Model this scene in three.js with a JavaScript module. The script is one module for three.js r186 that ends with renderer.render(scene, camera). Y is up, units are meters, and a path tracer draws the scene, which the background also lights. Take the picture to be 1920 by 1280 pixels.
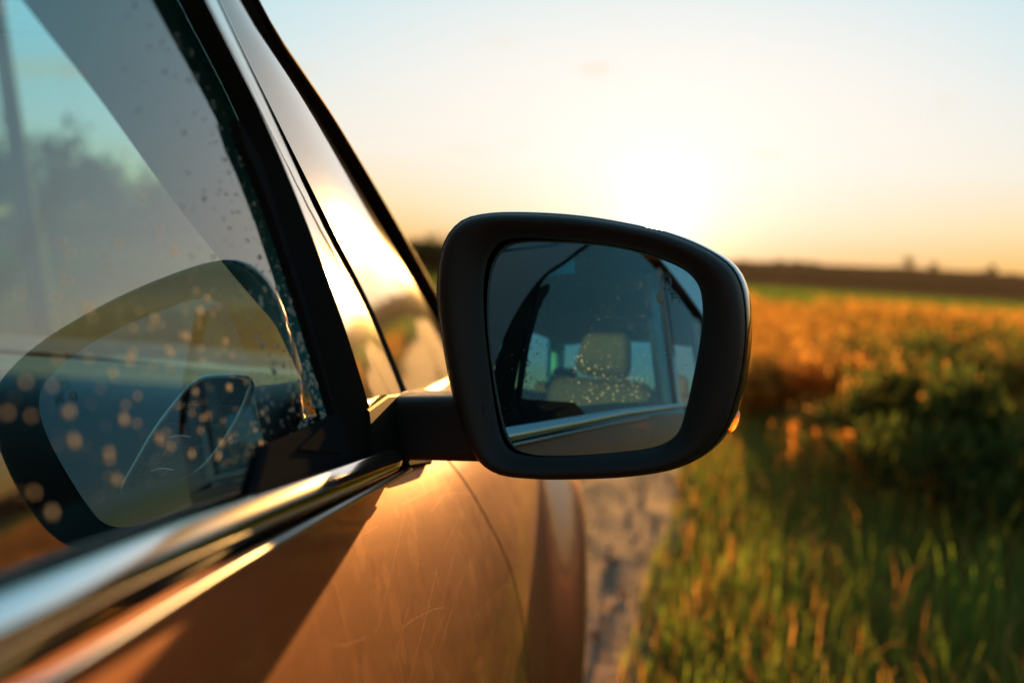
import * as THREE from 'three';
import { RoundedBoxGeometry } from 'three/addons/geometries/RoundedBoxGeometry.js';
import { mergeGeometries } from 'three/addons/utils/BufferGeometryUtils.js';
import { ImprovedNoise } from 'three/addons/math/ImprovedNoise.js';

// ---------------------------------------------------------------- camera
const V = (x, y, z) => new THREE.Vector3(x, y, z), rad = THREE.MathUtils.degToRad;
const scene = new THREE.Scene();
const renderer = new THREE.WebGLRenderer({ antialias: true });
renderer.toneMapping = THREE.LinearToneMapping;
renderer.toneMappingExposure = 4.2;
renderer.shadowMap.enabled = true;
const F = 1884, EYE = V(0.174, 1.2, 0);                   // focal length in photo pixels (35 mm lens), eye at shoulder height beside the door
const camera = new THREE.PerspectiveCamera(2 * Math.atan(640 / F) * 180 / Math.PI, 1.5, 0.02, 6000);
const yaw = rad(5.49), pitch = rad(4.545), roll = rad(3.3);
const fwd = V(-Math.sin(yaw) * Math.cos(pitch), -Math.sin(pitch), -Math.cos(yaw) * Math.cos(pitch));
const r0 = V(0, 0, 0).crossVectors(fwd, V(0, 1, 0)).normalize(), u0 = V(0, 0, 0).crossVectors(r0, fwd);
const right = r0.clone().multiplyScalar(Math.cos(roll)).addScaledVector(u0, Math.sin(roll));
const up = u0.clone().multiplyScalar(Math.cos(roll)).addScaledVector(r0, -Math.sin(roll));
camera.position.copy(EYE);
camera.quaternion.setFromRotationMatrix(new THREE.Matrix4().makeBasis(right, up, fwd.clone().negate()));
camera.focus = 0.775;
camera.userData.fStop = 3.2;
scene.add(camera);
// a photo pixel is a direction; its distance comes from the plane or depth given
const ray = (px, py) => fwd.clone().addScaledVector(right, (px - 960) / F).addScaledVector(up, (640 - py) / F);
const at = (px, py, depth) => EYE.clone().addScaledVector(ray(px, py), depth);
const onPlane = (px, py, p, n) => { const d = ray(px, py); return EYE.clone().addScaledVector(d, p.clone().sub(EYE).dot(n) / d.dot(n)); };

// ---------------------------------------------------------------- sky and sun
const SUN = ray(1238, 437).normalize();                   // the sun stands just over the mirror's upper edge
const BEAM = SUN.clone().add(V(0, 0.036, 0)).normalize();
const nz = new ImprovedNoise();
const sst = (a, b, x) => { const t = Math.min(1, Math.max(0, (x - a) / (b - a))); return t * t * (3 - 2 * t); };
const fbm = (x, y, z, o = 4) => { let s = 0, a = 0.5; for (let i = 0; i < o; i++) { s += a * nz.noise(x, y, z); x *= 2.03; y *= 2.03; z *= 2.03; a *= 0.5; } return s; };
{
  const tab = [[0, [0.98, 0.40, 0.05]], [1.5, [0.99, 0.58, 0.14]], [3, [0.99, 0.75, 0.33]], [6, [0.95, 0.89, 0.75]], [10, [0.91, 0.89, 0.84]], [16, [0.72, 0.84, 0.88]], [30, [0.44, 0.66, 0.77]], [90, [0.28, 0.44, 0.55]]];
  const bands = (e) => { for (let i = 1; i < tab.length; i++) if (e <= tab[i][0]) { const k = (e - tab[i - 1][0]) / (tab[i][0] - tab[i - 1][0]); return tab[i][1].map((c, j) => tab[i - 1][1][j] * (1 - k) + c * k); } return tab[tab.length - 1][1]; };
  const W = 2048, H = 1024, data = new Float32Array(W * H * 4);
  for (let row = 0; row < H; row++) {
    const el = ((row + 0.5) / H - 0.5) * Math.PI, y = Math.sin(el), e = Math.max(0, el) * 180 / Math.PI;
    for (let col = 0; col < W; col++) {
      const a = ((col + 0.5) / W - 0.5) * 2 * Math.PI, x = Math.cos(a) * Math.cos(el), z = Math.sin(a) * Math.cos(el);
      const g = Math.acos(Math.min(1, x * SUN.x + Math.max(0, y) * SUN.y + z * SUN.z)) * 180 / Math.PI;
      const toward = 0.5 + 0.5 * Math.cos(Math.min(180, g) * Math.PI / 180);          // 1 at the sun, 0 opposite
      const side = 0.28 + 0.72 * toward * toward, veil = 0.9 * Math.exp(-((g / 18) ** 2)) * (1 - Math.exp(-e / 2.6)) * (1 - 0.8 * sst(8, 19, e));
      const glow = 1.3 * Math.exp(-g / 2.2) + 0.22 * Math.exp(-g / 8);
      const away = sst(9, 32, g) * sst(4, 12, e);                                         // bluer away from the sun
      const col3 = bands(e).map((c, k) => (c * side * (1 + away * [-0.36, -0.05, 0.07][k]) * (1 - veil) + [0.97, 0.92, 0.86][k] * veil + glow * [1.0, 0.84, 0.58][k]) / 4.2);
      if (e > 2 && e < 60) {                                                              // thin evening clouds, lit from below
        const k = 1 / (y + 0.12), n = fbm(x * k * 1.7 + 3.1, z * k * 1.7 + 7.7, 2.5, 5);
        const m = sst(0.17, 0.42, n) * 0.55 * sst(4, 9, e) * (0.4 + 0.6 * toward);
        for (let c = 0; c < 3; c++) col3[c] = col3[c] * (1 - m) + [0.23, 0.165, 0.10][c] * (0.4 + 0.6 * toward) * m;
      }
      const i = (row * W + col) * 4;
      data[i] = col3[0]; data[i + 1] = col3[1]; data[i + 2] = col3[2]; data[i + 3] = 1;
    }
  }
  const sky = new THREE.DataTexture(data, W, H, THREE.RGBAFormat, THREE.FloatType);
  sky.mapping = THREE.EquirectangularReflectionMapping; sky.magFilter = sky.minFilter = THREE.LinearFilter; sky.needsUpdate = true;
  scene.background = sky; scene.environment = sky;
}
const sun = new THREE.DirectionalLight(new THREE.Color().setRGB(1, 0.50, 0.13), 5);
sun.position.copy(BEAM).multiplyScalar(60); sun.target.position.set(0, 0, 0);
sun.castShadow = true; sun.shadow.mapSize.set(4096, 4096);
Object.assign(sun.shadow.camera, { left: -20, right: 20, top: 12, bottom: -12, near: 1, far: 160 });
scene.add(sun, sun.target);

// ---------------------------------------------------------------- helpers
let seed = 7;
const rnd = (a = 0, b = 1) => { seed = (seed * 1664525 + 1013904223) >>> 0; return a + (b - a) * seed / 4294967296; };
const col = (r, g, b) => new THREE.Color().setRGB(r, g, b);
const names = new Map();
function numbered(n) { const k = names.get(n) ?? 0; names.set(n, k + 1); return k ? n + '_' + String(k).padStart(3, '0') : n; }
function shade(o) { o.castShadow = o.receiveShadow = true; return o; }
function part(parent, name, geo, m, label) {
  const o = shade(new THREE.Mesh(geo, m)); o.name = name; parent.add(o);
  if (label) o.userData.label = label;
  return o;
}
function thing(name, label, category, group) {
  const o = new THREE.Group(); o.name = numbered(name); o.userData = { label, category };
  if (group) o.userData.group = group;
  scene.add(o); return o;
}
function structure(name, geo, m) { const o = shade(new THREE.Mesh(geo, m)); o.name = numbered(name); o.userData.kind = 'structure'; scene.add(o); return o; }
function meshOf(pos, idx, uv) {
  const g = new THREE.BufferGeometry();
  g.setAttribute('position', new THREE.Float32BufferAttribute(pos, 3));
  if (uv) g.setAttribute('uv', new THREE.Float32BufferAttribute(uv, 2));
  g.setIndex(idx); g.computeVertexNormals(); return g;
}
// surface over u, v in 0..1; uv in metres if the function returns them as a fourth and fifth number
function grid(nu, nv, fn, keep) {
  const pos = [], uv = [], idx = [];
  for (let j = 0; j <= nv; j++) for (let i = 0; i <= nu; i++) { const p = fn(i / nu, j / nv); pos.push(p.x, p.y, p.z); uv.push(p.u ?? i / nu, p.v ?? j / nv); }
  for (let j = 0; j < nv; j++) for (let i = 0; i < nu; i++) {
    if (keep && !keep((i + 0.5) / nu, (j + 0.5) / nv)) continue;
    const a = j * (nu + 1) + i, b = a + 1, c = a + nu + 1, d = c + 1;
    idx.push(a, b, d, a, d, c);
  }
  return meshOf(pos, idx, uv);
}
// rings of equal length joined one to the next
function loft(rings, { closed = true, capA = false, capB = false } = {}) {
  const n = rings[0].length, pos = [], uv = [], idx = [];
  rings.forEach((r, j) => r.forEach((p, i) => { pos.push(p.x, p.y, p.z); uv.push(i / n, j / rings.length); }));
  for (let j = 0; j + 1 < rings.length; j++) for (let i = 0; i < (closed ? n : n - 1); i++) {
    const a = j * n + i, b = j * n + (i + 1) % n, c = a + n, d = b + n;
    idx.push(a, b, d, a, d, c);
  }
  const cap = (r, flip) => {
    const base = pos.length / 3, m = r.reduce((s, p) => s.add(p), V(0, 0, 0)).divideScalar(n);
    for (const p of [...r, m]) { pos.push(p.x, p.y, p.z); uv.push(0, 0); }
    for (let i = 0; i < n; i++) { const k = [base + i, base + (i + 1) % n, base + n]; idx.push(...(flip ? k.reverse() : k)); }
  };
  if (capA) cap(rings[0], false);
  if (capB) cap(rings[rings.length - 1], true);
  return meshOf(pos, idx, uv);
}
// profile (out, up) carried along a path of points; out and up are directions
function sweep(path, out, upv, profile, caps = true) {
  const rings = path.map((p) => profile.map(([o, u]) => p.clone().addScaledVector(out, o).addScaledVector(upv, u)));
  return loft(rings, { capA: caps, capB: caps });
}
// flat outline of world points with thickness along n (towards -n), bevelled by b
function slab(pts, n, t, b = 0.0012) {
  const o = pts[0], ex = pts[1].clone().sub(o).normalize(), ez = n.clone().normalize(), ey = V(0, 0, 0).crossVectors(ez, ex).normalize();
  const exx = V(0, 0, 0).crossVectors(ey, ez);
  const sh = new THREE.Shape(pts.map((p) => { const d = p.clone().sub(o); return new THREE.Vector2(d.dot(exx), d.dot(ey)); }));
  const g = new THREE.ExtrudeGeometry(sh, { depth: t - 2 * b, bevelEnabled: b > 0, bevelThickness: b, bevelSize: b, bevelOffset: -b, bevelSegments: 2, steps: 1 });
  g.translate(0, 0, -t + b);
  g.applyMatrix4(new THREE.Matrix4().makeBasis(exx, ey, ez).setPosition(o));
  return g;
}
function smoothClosed(pts, n) { return new THREE.CatmullRomCurve3(pts, true, 'centripetal').getSpacedPoints(n).slice(0, n); }
function smoothOpen(pts, n) { return new THREE.CatmullRomCurve3(pts, false, 'centripetal').getSpacedPoints(n); }
function tube(pts, r, seg = 40, rs = 8) { return new THREE.TubeGeometry(new THREE.CatmullRomCurve3(pts, false, 'centripetal'), seg, r, rs, false); }
function rbox(w, h, d, r, x, y, z, rx = 0, ry = 0, rz = 0) {
  const g = new RoundedBoxGeometry(w, h, d, 3, r);
  g.applyMatrix4(new THREE.Matrix4().compose(V(x, y, z), new THREE.Quaternion().setFromEuler(new THREE.Euler(rx, ry, rz)), V(1, 1, 1)));
  return g;
}
function canvasTex(w, h, draw, srgb = false) {
  const c = document.createElement('canvas'); c.width = w; c.height = h; draw(c.getContext('2d'), w, h);
  const t = new THREE.CanvasTexture(c); t.wrapS = t.wrapT = THREE.RepeatWrapping; if (srgb) t.colorSpace = THREE.SRGBColorSpace; return t;
}
function noiseTex(n, fn, srgb = false) {
  const d = new Uint8Array(n * n * 4);
  for (let y = 0; y < n; y++) for (let x = 0; x < n; x++) { const v = fn(x / n, y / n), i = (y * n + x) * 4; for (let c = 0; c < 3; c++) d[i + c] = Math.max(0, Math.min(255, 255 * (Array.isArray(v) ? v[c] : v))); d[i + 3] = 255; }
  const t = new THREE.DataTexture(d, n, n); t.wrapS = t.wrapT = THREE.RepeatWrapping; t.magFilter = t.minFilter = THREE.LinearFilter; if (srgb) t.colorSpace = THREE.SRGBColorSpace; t.needsUpdate = true; return t;
}

// ---------------------------------------------------------------- materials
const grain = noiseTex(256, () => rnd()); grain.repeat.set(30, 30);
const scratch = canvasTex(1024, 1024, (g, w, h) => {
  g.fillStyle = 'rgb(105,105,105)'; g.fillRect(0, 0, w, h);
  for (let i = 0; i < 900; i++) { const v = rnd(80, 150) | 0; g.fillStyle = `rgba(${v},${v},${v},0.25)`; const r = rnd(2, 26); g.beginPath(); g.arc(rnd(0, w), rnd(0, h), r, 0, 7); g.fill(); }
  for (let i = 0; i < 190; i++) {
    const x = rnd(0, w), y = rnd(0, h), l = rnd(20, 460), a = rnd(-0.35, 0.35) + (rnd() < 0.75 ? 0 : Math.PI / 2), v = rnd(150, 255) | 0;
    g.strokeStyle = `rgba(${v},${v},${v},${rnd(0.1, 0.5).toFixed(2)})`; g.lineWidth = rnd(0.5, 1.2);
    g.beginPath(); g.moveTo(x, y); g.quadraticCurveTo(x + l * 0.5 * Math.cos(a), y + l * 0.5 * Math.sin(a) + rnd(-9, 9), x + l * Math.cos(a), y + l * Math.sin(a)); g.stroke();
  }
  for (let i = 0; i < 3500; i++) { g.fillStyle = `rgba(255,255,255,${rnd(0.2, 0.8).toFixed(2)})`; g.fillRect(rnd(0, w), rnd(0, h), rnd(0.5, 1.6), rnd(0.5, 1.6)); }
});
scratch.repeat.set(1.6, 1.6);
const M = {
  paint: new THREE.MeshPhysicalMaterial({ color: col(0.36, 0.105, 0.036), metalness: 0.85, roughness: 1.1, roughnessMap: scratch, clearcoat: 0.55, clearcoatRoughness: 0.04 }),
  pillar: new THREE.MeshPhysicalMaterial({ color: col(0.02, 0.016, 0.014), roughness: 0.1, ior: 1.9, clearcoat: 1, clearcoatRoughness: 0.02 }),
  gloss: new THREE.MeshPhysicalMaterial({ color: col(0.012, 0.012, 0.013), roughness: 0.12, clearcoat: 1, clearcoatRoughness: 0.03 }),
  plastic: new THREE.MeshStandardMaterial({ color: col(0.016, 0.016, 0.018), roughness: 0.5, bumpMap: grain, bumpScale: 0.00006 }),
  rubber: new THREE.MeshPhysicalMaterial({ color: col(0.012, 0.012, 0.012), roughness: 0.8, ior: 1.2 }),
  matt: new THREE.MeshPhysicalMaterial({ color: col(0.012, 0.012, 0.012), roughness: 0.6, specularIntensity: 0.02 }),
  felt: new THREE.MeshPhysicalMaterial({ color: col(0.018, 0.018, 0.02), roughness: 1, specularIntensity: 0 }),
  chrome: new THREE.MeshStandardMaterial({ color: col(0.72, 0.72, 0.73), metalness: 1, roughness: 0.1 }),
  satin: new THREE.MeshStandardMaterial({ color: col(0.55, 0.56, 0.58), metalness: 1, roughness: 0.28 }),
  glass: new THREE.MeshPhysicalMaterial({ color: col(0.45, 0.86, 0.92), roughness: 0, transmission: 1, thickness: 0, ior: 2.05 }),
  wind: new THREE.MeshPhysicalMaterial({ color: col(0.86, 0.93, 0.92), roughness: 0, transmission: 1, thickness: 0, ior: 1.5 }),
  mirror: new THREE.MeshStandardMaterial({ color: col(0.46, 0.80, 0.92), metalness: 1, roughness: 0.012 }),
  print: new THREE.MeshStandardMaterial({ color: col(0.24, 0.42, 0.50), metalness: 1, roughness: 0.2 }),
  amber: new THREE.MeshPhysicalMaterial({ color: col(0.9, 0.35, 0.06), roughness: 0.15, transmission: 0.5, thickness: 0.01, ior: 1.5 }),
  dash: new THREE.MeshStandardMaterial({ color: col(0.03, 0.032, 0.034), roughness: 0.6, bumpMap: grain, bumpScale: 0.0001 }),
  trim: new THREE.MeshStandardMaterial({ color: col(0.14, 0.52, 0.60), roughness: 0.8 }),  // grey trim; the teal of the window reflection is put into its colour
  head: new THREE.MeshStandardMaterial({ color: col(0.32, 0.32, 0.30), roughness: 0.9 }),
  seat: new THREE.MeshStandardMaterial({ color: col(0.036, 0.016, 0.011), roughness: 0.7, bumpMap: grain, bumpScale: 0.0004 }),
  dust: new THREE.MeshPhysicalMaterial({ color: col(0.72, 0.66, 0.56), roughness: 1, transmission: 0.6, thickness: 0 }),
  tyre: new THREE.MeshStandardMaterial({ color: col(0.018, 0.018, 0.018), roughness: 0.85 }),
  rim: new THREE.MeshStandardMaterial({ color: col(0.5, 0.5, 0.52), metalness: 1, roughness: 0.3 }),
};

// ---------------------------------------------------------------- terrain
const trackX = (z) => -0.62 + 0.10 * Math.sin(z * 0.13) ;           // middle of the wheel tracks under the car
const edgeX = (z) => 0.30 + 0.115 * (-z - 2.8) * (z < -2.8 && z > -12 ? 1 : 0) + (z <= -12 ? 1.06 : 0) + 0.05 * nz.noise(z * 1.7, 3.3, 0);
const bump = (x, z) => 0.05 * nz.noise(x * 0.35, 0.2, z * 0.35) + 0.018 * nz.noise(x * 1.9, 1.2, z * 1.9);
const groundY = (x, z) => {
  const d = Math.hypot(x, z), far = sst(4, 20, d);
  const inTrack = sst(0.25, -0.05, x - edgeX(z)) * sst(-3.2, -2.6, x);
  return -0.05 + bump(x, z) * (0.4 + 0.6 * far) * (1 - inTrack) + 0.05 * (1 - inTrack);
};
{
  const radii = [0.01, 0.6, 1.2, 1.8, 2.4, 3, 3.6, 4.3, 5, 6, 7, 8.5, 10, 12, 15, 19, 24, 30, 36, 46, 60, 75, 92, 140, 220, 380, 700, 1600, 4000];
  const sheet = (lo, hi, name, base, vary) => {
    const rings = radii.filter((r) => r >= lo && r <= hi).map((r) => Array.from({ length: 160 }, (_, i) => { const a = i / 160 * 2 * Math.PI, x = r * Math.cos(a), z = r * Math.sin(a); return V(x, groundY(x, z) - 0.004, z); }));
    const g = loft(rings.reverse()), p = g.attributes.position, uv = g.attributes.uv;
    for (let i = 0; i < p.count; i++) uv.setXY(i, p.getX(i) / 6, p.getZ(i) / 6);
    const t = noiseTex(256, (u, v) => { const a = u * 2 * Math.PI, b = v * 2 * Math.PI, n = 0.5 + 0.9 * fbm(Math.cos(a) * 2 + 5, Math.sin(a) * 2, Math.cos(b) * 2 + Math.sin(b) * 2.6, 5) + rnd(-0.06, 0.06); return base.map((c, k) => c + vary[k] * n); }, true);
    structure(name, g, new THREE.MeshPhysicalMaterial({ map: t, roughness: 1, specularIntensity: 0 }));
  };
  sheet(0, 36, 'meadow_ground', [0.34, 0.25, 0.10], [0.16, 0.13, 0.08]);
  sheet(36, 92, 'green_field', [0.20, 0.26, 0.08], [0.12, 0.14, 0.06]);
  sheet(92, 4000, 'ploughed_field', [0.26, 0.20, 0.14], [0.12, 0.09, 0.06]);
}

// the dirt track: a strip with ruts and clods
{
  const dirt = noiseTex(512, (u, v) => { const a = u * 2 * Math.PI, b = v * 2 * Math.PI, n = fbm(Math.cos(a) * 3, Math.sin(a) * 3 + 9, Math.cos(b) * 3 + Math.sin(b) * 3.7, 6), t = 0.5 + n + rnd(-0.1, 0.1); return [0.46 + 0.2 * t, 0.36 + 0.18 * t, 0.29 + 0.16 * t]; }, true);
  const g = grid(90, 420, (u, v) => {
    const z = 6 - v * v * 70 - v * 6, e = edgeX(z), x = e + 0.15 - u * 3.6;
    const side = Math.min(1, Math.min(u, 1 - u) / 0.06);
    const y = -0.046 + 0.012 * side + side * (0.030 * fbm(x * 3, 1, z * 1.4, 3) + 0.024 * fbm(x * 9, 5, z * 9, 3)) - 0.02 * Math.exp(-(((x - 0.02) / 0.18) ** 2)) - 0.02 * Math.exp(-(((x + 1.55) / 0.18) ** 2));
    return { x, y, z, u: x / 1.5, v: z / 1.5 };
  });
  structure('dirt_track', g, new THREE.MeshPhysicalMaterial({ map: dirt, roughness: 1, specularIntensity: 0.1, bumpMap: dirt, bumpScale: 0.012 }));
  const st = new THREE.InstancedMesh(new THREE.IcosahedronGeometry(1, 0), new THREE.MeshPhysicalMaterial({ color: col(0.26, 0.18, 0.13), roughness: 1, specularIntensity: 0.1 }), 2600), m = new THREE.Matrix4(), q = new THREE.Quaternion();
  for (let i = 0; i < 2600; i++) { const z = -1.5 - 13 * rnd() ** 1.4, x = edgeX(z) + 0.25 - rnd() ** 1.3 * 1.6, k = 0.003 + 0.014 * rnd() ** 4; q.setFromEuler(new THREE.Euler(rnd(0, 6), rnd(0, 6), rnd(0, 6))); m.compose(V(x, -0.03 + k * 0.2, z), q, V(k * rnd(0.8, 1.6), k * rnd(0.5, 1), k)); st.setMatrixAt(i, m); }
  st.name = 'track_gravel'; st.userData.kind = 'stuff'; shade(st); scene.add(st);
}
// far rise with a dark wood along its crest
{
  const crest = (a) => 8.0 + 1.6 * nz.noise(a * 5, 0, 1) + 0.5 * nz.noise(a * 23, 0, 1);
  const g = grid(240, 14, (u, v) => {
    const a = rad(-150 + 300 * u), r = 190 + 330 * v, h = crest(a) * sst(0, 0.85, v) - 0.4 - 3 * sst(0.9, 1, v);
    return { x: r * Math.sin(a), y: h, z: -r * Math.cos(a), u: u * 160, v: v * 40 };
  });
  const t = noiseTex(256, (u, v) => { const n = fbm(u * 9, v * 9, 1, 4) + rnd(-0.1, 0.1); return [0.19 + 0.1 * n, 0.15 + 0.08 * n, 0.10 + 0.05 * n]; }, true);
  structure('far_hillside', g, new THREE.MeshPhysicalMaterial({ map: t, roughness: 1, specularIntensity: 0 }));
}

// ---------------------------------------------------------------- the car
const car = thing('parked_car', 'brown metallic sport utility car with black door mirror parked on the dirt track', 'car');
const XC = -0.78;                                                    // the car's middle plane
const GP = V(0, 1.03, -0.8), TAU = rad(13), KAP = rad(1.0);          // door glass: leans in by 13 degrees, closes in to the front by 1
const GN = V(Math.cos(TAU) * Math.cos(KAP), Math.sin(TAU), -Math.cos(TAU) * Math.sin(KAP));
const gp = (px, py, off = 0) => onPlane(px, py, GP.clone().addScaledVector(GN, off), GN);
const gx = (y, z, off = 0) => (off - GN.y * (y - GP.y) - GN.z * (z - GP.z)) / GN.x;
const gq = (z, y, off = 0) => V(gx(y, z, off), y, z);                // point of the glass plane from its side view
const mirrored = (g) => { const c = g.clone(); c.scale(-1, 1, 1); c.translate(2 * XC, 0, 0); const ix = c.index; if (ix) for (let i = 0; i < ix.count; i += 3) { const a = ix.getX(i); ix.setX(i, ix.getX(i + 2)); ix.setX(i + 2, a); } c.computeVertexNormals(); return c; };

const lerpT = (tab, x) => { if (x <= tab[0][0]) return tab[0][1]; for (let i = 1; i < tab.length; i++) if (x <= tab[i][0]) { const [a, b] = tab[i - 1], [c, d] = tab[i]; return b + (d - b) * sst(0, 1, (x - a) / (c - a)) * 0.35 + (d - b) * 0.65 * (x - a) / (c - a); } return tab[tab.length - 1][1]; };
const catm = (tab) => { const c = new THREE.CatmullRomCurve3(tab.map(([a, b]) => V(a, b, 0)), false, 'centripetal').getPoints(160); return (x) => { for (let i = 1; i < c.length; i++) if (x <= c[i].x) { const k = (x - c[i - 1].x) / (c[i].x - c[i - 1].x || 1); return c[i - 1].y + (c[i].y - c[i - 1].y) * Math.max(0, Math.min(1, k)); } return c[c.length - 1].y; }; };
const topOf = catm([[-2.95, 0.66], [-2.75, 0.80], [-2.4, 0.90], [-1.9, 0.965], [-1.4, 0.998], [-1.0, 1.004], [-0.83, 1.018], [-0.3, 1.072], [0.3, 1.10], [1.0, 1.12], [1.9, 1.14]]);
const flank = catm([[0, 0], [0.03, 0.022], [0.09, 0.050], [0.17, 0.078], [0.30, 0.100], [0.45, 0.108], [0.6, 0.098], [0.78, 0.06]]);
const plan = catm([[-2.95, -0.42], [-2.75, -0.20], [-2.4, -0.05], [-1.9, 0.0], [-1.4, 0.006], [-0.85, 0.006], [-0.3, 0.014], [0.2, 0.02], [1.0, 0.015], [1.6, -0.02], [1.95, -0.10]]);
const AX = [-1.95, 1.02], WY = 0.35, WR = 0.345;
const flare = (y, z) => Math.max(...AX.map((a) => 0.06 * sst(0.60, 0.40, Math.hypot(z - a, y - WY))));
const flankAft = catm([[0, 0], [0.03, 0.010], [0.09, 0.026], [0.17, 0.046], [0.30, 0.075], [0.45, 0.095], [0.6, 0.09], [0.78, 0.06]]);
const sideX = (y, z) => { const t = topOf(z) - y, k = sst(-1.25, -0.40, z); return plan(z) * (z < -1.9 ? 1 : Math.exp(-t / 0.35)) + flank(t) * (1 - k) + flankAft(t) * k + flare(y, z); };
function skin(z0, z1, y0, nz_, ny) {
  return grid(nz_, ny, (u, v) => {
    let z = z0 + (z1 - z0) * u, t = topOf(z), y = t + (y0 - t) * v;
    for (const a of AX) { const r = Math.hypot(z - a, y - WY); if (r < 0.385 && r > 1e-6) { const k = 0.385 / r; z = a + (z - a) * k; y = WY + (y - WY) * k; } }
    y = Math.min(y, topOf(z));
    return { x: sideX(y, z), y, z, u: z, v: y };
  }, (u, v) => { const z = z0 + (z1 - z0) * u, t = topOf(z), y = t + (y0 - t) * v; return AX.every((a) => Math.hypot(z - a, y - WY) > 0.33); });
}
// the front door's leading edge bows forward towards the sill, as its shut line does
const shut = catm([[0.28, -1.24], [0.5, -1.235], [0.69, -1.20], [0.833, -1.15], [0.925, -1.085], [0.987, -1.03], [1.03, -0.99]]);
function panel(zA, zB, y0, n1, n2) {
  return grid(n1, n2, (u, v) => {
    let y = topOf((typeof zA === 'number' ? zA : -1.0) * (1 - u) + (typeof zB === 'number' ? zB : -1.0) * u); y += (y0 - y) * v;
    const a = typeof zA === 'number' ? zA : zA(y), b = typeof zB === 'number' ? zB : zB(y);
    let z = a + (b - a) * u; y = Math.min(y, topOf(z));
    for (const q of AX) { const r = Math.hypot(z - q, y - WY); if (r < 0.385 && r > 1e-6) { const k = 0.385 / r; z = q + (z - q) * k; y = WY + (y - WY) * k; } }
    return { x: sideX(y, z), y, z, u: z, v: y };
  });
}
const doorSkin = panel((y) => shut(y) + 0.0032, 0.118, 0.30, 120, 60);
const fenderSkin = panel(-2.93, (y) => shut(y) - 0.0032, 0.30, 150, 64);
const rearSkin = panel(0.123, 0.98, 0.30, 60, 40), quarterSkin = panel(0.985, 1.93, 0.30, 70, 40);
const door = part(car, 'front_door', doorSkin, M.paint, 'brown metallic front door with chrome belt trim');
const fender = part(car, 'front_fender', fenderSkin, M.paint, 'brown front fender flared over the wheel arch');
const rearDoor = part(car, 'rear_door', rearSkin, M.paint);
part(car, 'rear_quarter_panel', quarterSkin, M.paint);
const leftDoor = part(car, 'front_door', mirrored(doorSkin), M.paint);
part(car, 'front_fender', mirrored(fenderSkin), M.paint);
const leftRear = part(car, 'rear_door', mirrored(rearSkin), M.paint);
part(car, 'rear_quarter_panel', mirrored(quarterSkin), M.paint);
// dark return of the shut line, a gap between door and fender
part(door, 'shut_line_seal', loft([0, 1].map((k) => Array.from({ length: 30 }, (_, i) => { const y = 0.3 + i * 0.0245, z = shut(y); return V(sideX(y, z) - 0.008, y, z - 0.010 + 0.020 * k); })), { closed: false }), M.rubber);
// bonnet, nose, tail, roof, floor
part(car, 'bonnet', grid(30, 30, (u, v) => { const z = -1.32 - 1.5 * v, e = sideX(topOf(z), z), x = e + (2 * (XC - e)) * u, c = Math.sin(Math.PI * u); return { x, y: topOf(z) + 0.002 + 0.035 * Math.pow(c, 0.6) * (1 - 0.5 * v), z: z - 0.06 * c * v, u: x, v: z }; }), M.paint);
part(car, 'bonnet_cowl', grid(20, 4, (u, v) => { const z = -1.32 + 0.26 * v, e = 0.0, x = e + 2 * (XC - e) * u; return { x, y: 1.0 + 0.03 * Math.sin(Math.PI * u) - 0.02 * v, z, u, v }; }), M.plastic);
part(car, 'nose', grid(30, 20, (u, v) => { const z = -2.82 - 0.09 * Math.sin(Math.PI * v), e = sideX(topOf(-2.82), -2.82), x = e + 2 * (XC - e) * u, c = Math.sin(Math.PI * u); return { x, y: topOf(-2.82) + 0.02 * c + (0.25 - topOf(-2.82)) * v, z: z - 0.1 * c, u: x, v }; }), M.paint);
part(car, 'tail', grid(20, 12, (u, v) => { const e = sideX(1.1, 1.9), x = e + 2 * (XC - e) * u; return { x, y: 1.13 - 0.83 * v, z: 1.9 + 0.1 * Math.sin(Math.PI * u) * Math.sin(Math.PI * Math.min(1, v + 0.1)), u: x, v }; }), M.paint);
part(car, 'roof', grid(24, 30, (u, v) => { const z = -0.10 + 1.75 * v, y = 1.625 + 0.03 * Math.sin(Math.PI * v) , e = gx(1.60, Math.min(z, 0)) + 0.02, x = e + 2 * (XC - e) * u; return { x, y: y + 0.05 * Math.sin(Math.PI * u) - 0.03, z, u: x, v: z }; }), M.paint);
part(car, 'headliner', grid(24, 30, (u, v) => { const z = -0.12 + 1.75 * v, e = gx(1.60, Math.min(z, 0)), x = e + 2 * (XC - e) * u; return { x, y: 1.575 + 0.05 * Math.sin(Math.PI * u), z, u: x, v: z }; }), M.head);
part(car, 'floor_pan', rbox(1.62, 0.05, 4.3, 0.02, XC, 0.32, -0.4), M.rubber);
// inner door cards below the belt, both sides
{
  const card = grid(30, 10, (u, v) => { const z = -1.0 + 1.12 * u, y = topOf(z) + 0.03 - 0.7 * v; return { x: gx(topOf(z), z) - 0.028 - 0.05 * sst(0.04, 0.2, v), y, z, u: z, v: y }; });
  part(door, 'door_card', card, M.dash); part(leftDoor, 'door_card', mirrored(card), M.dash);
  const card2 = grid(30, 10, (u, v) => { const z = 0.13 + 1.2 * u, y = topOf(z) + 0.03 - 0.7 * v; return { x: gx(1.12, 0.1) - 0.028 - 0.05 * sst(0.04, 0.2, v), y, z, u: z, v: y }; });
  part(rearDoor, 'door_card', card2, M.dash);
  part(leftRear, 'door_card', mirrored(card2), M.dash);
}

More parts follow.
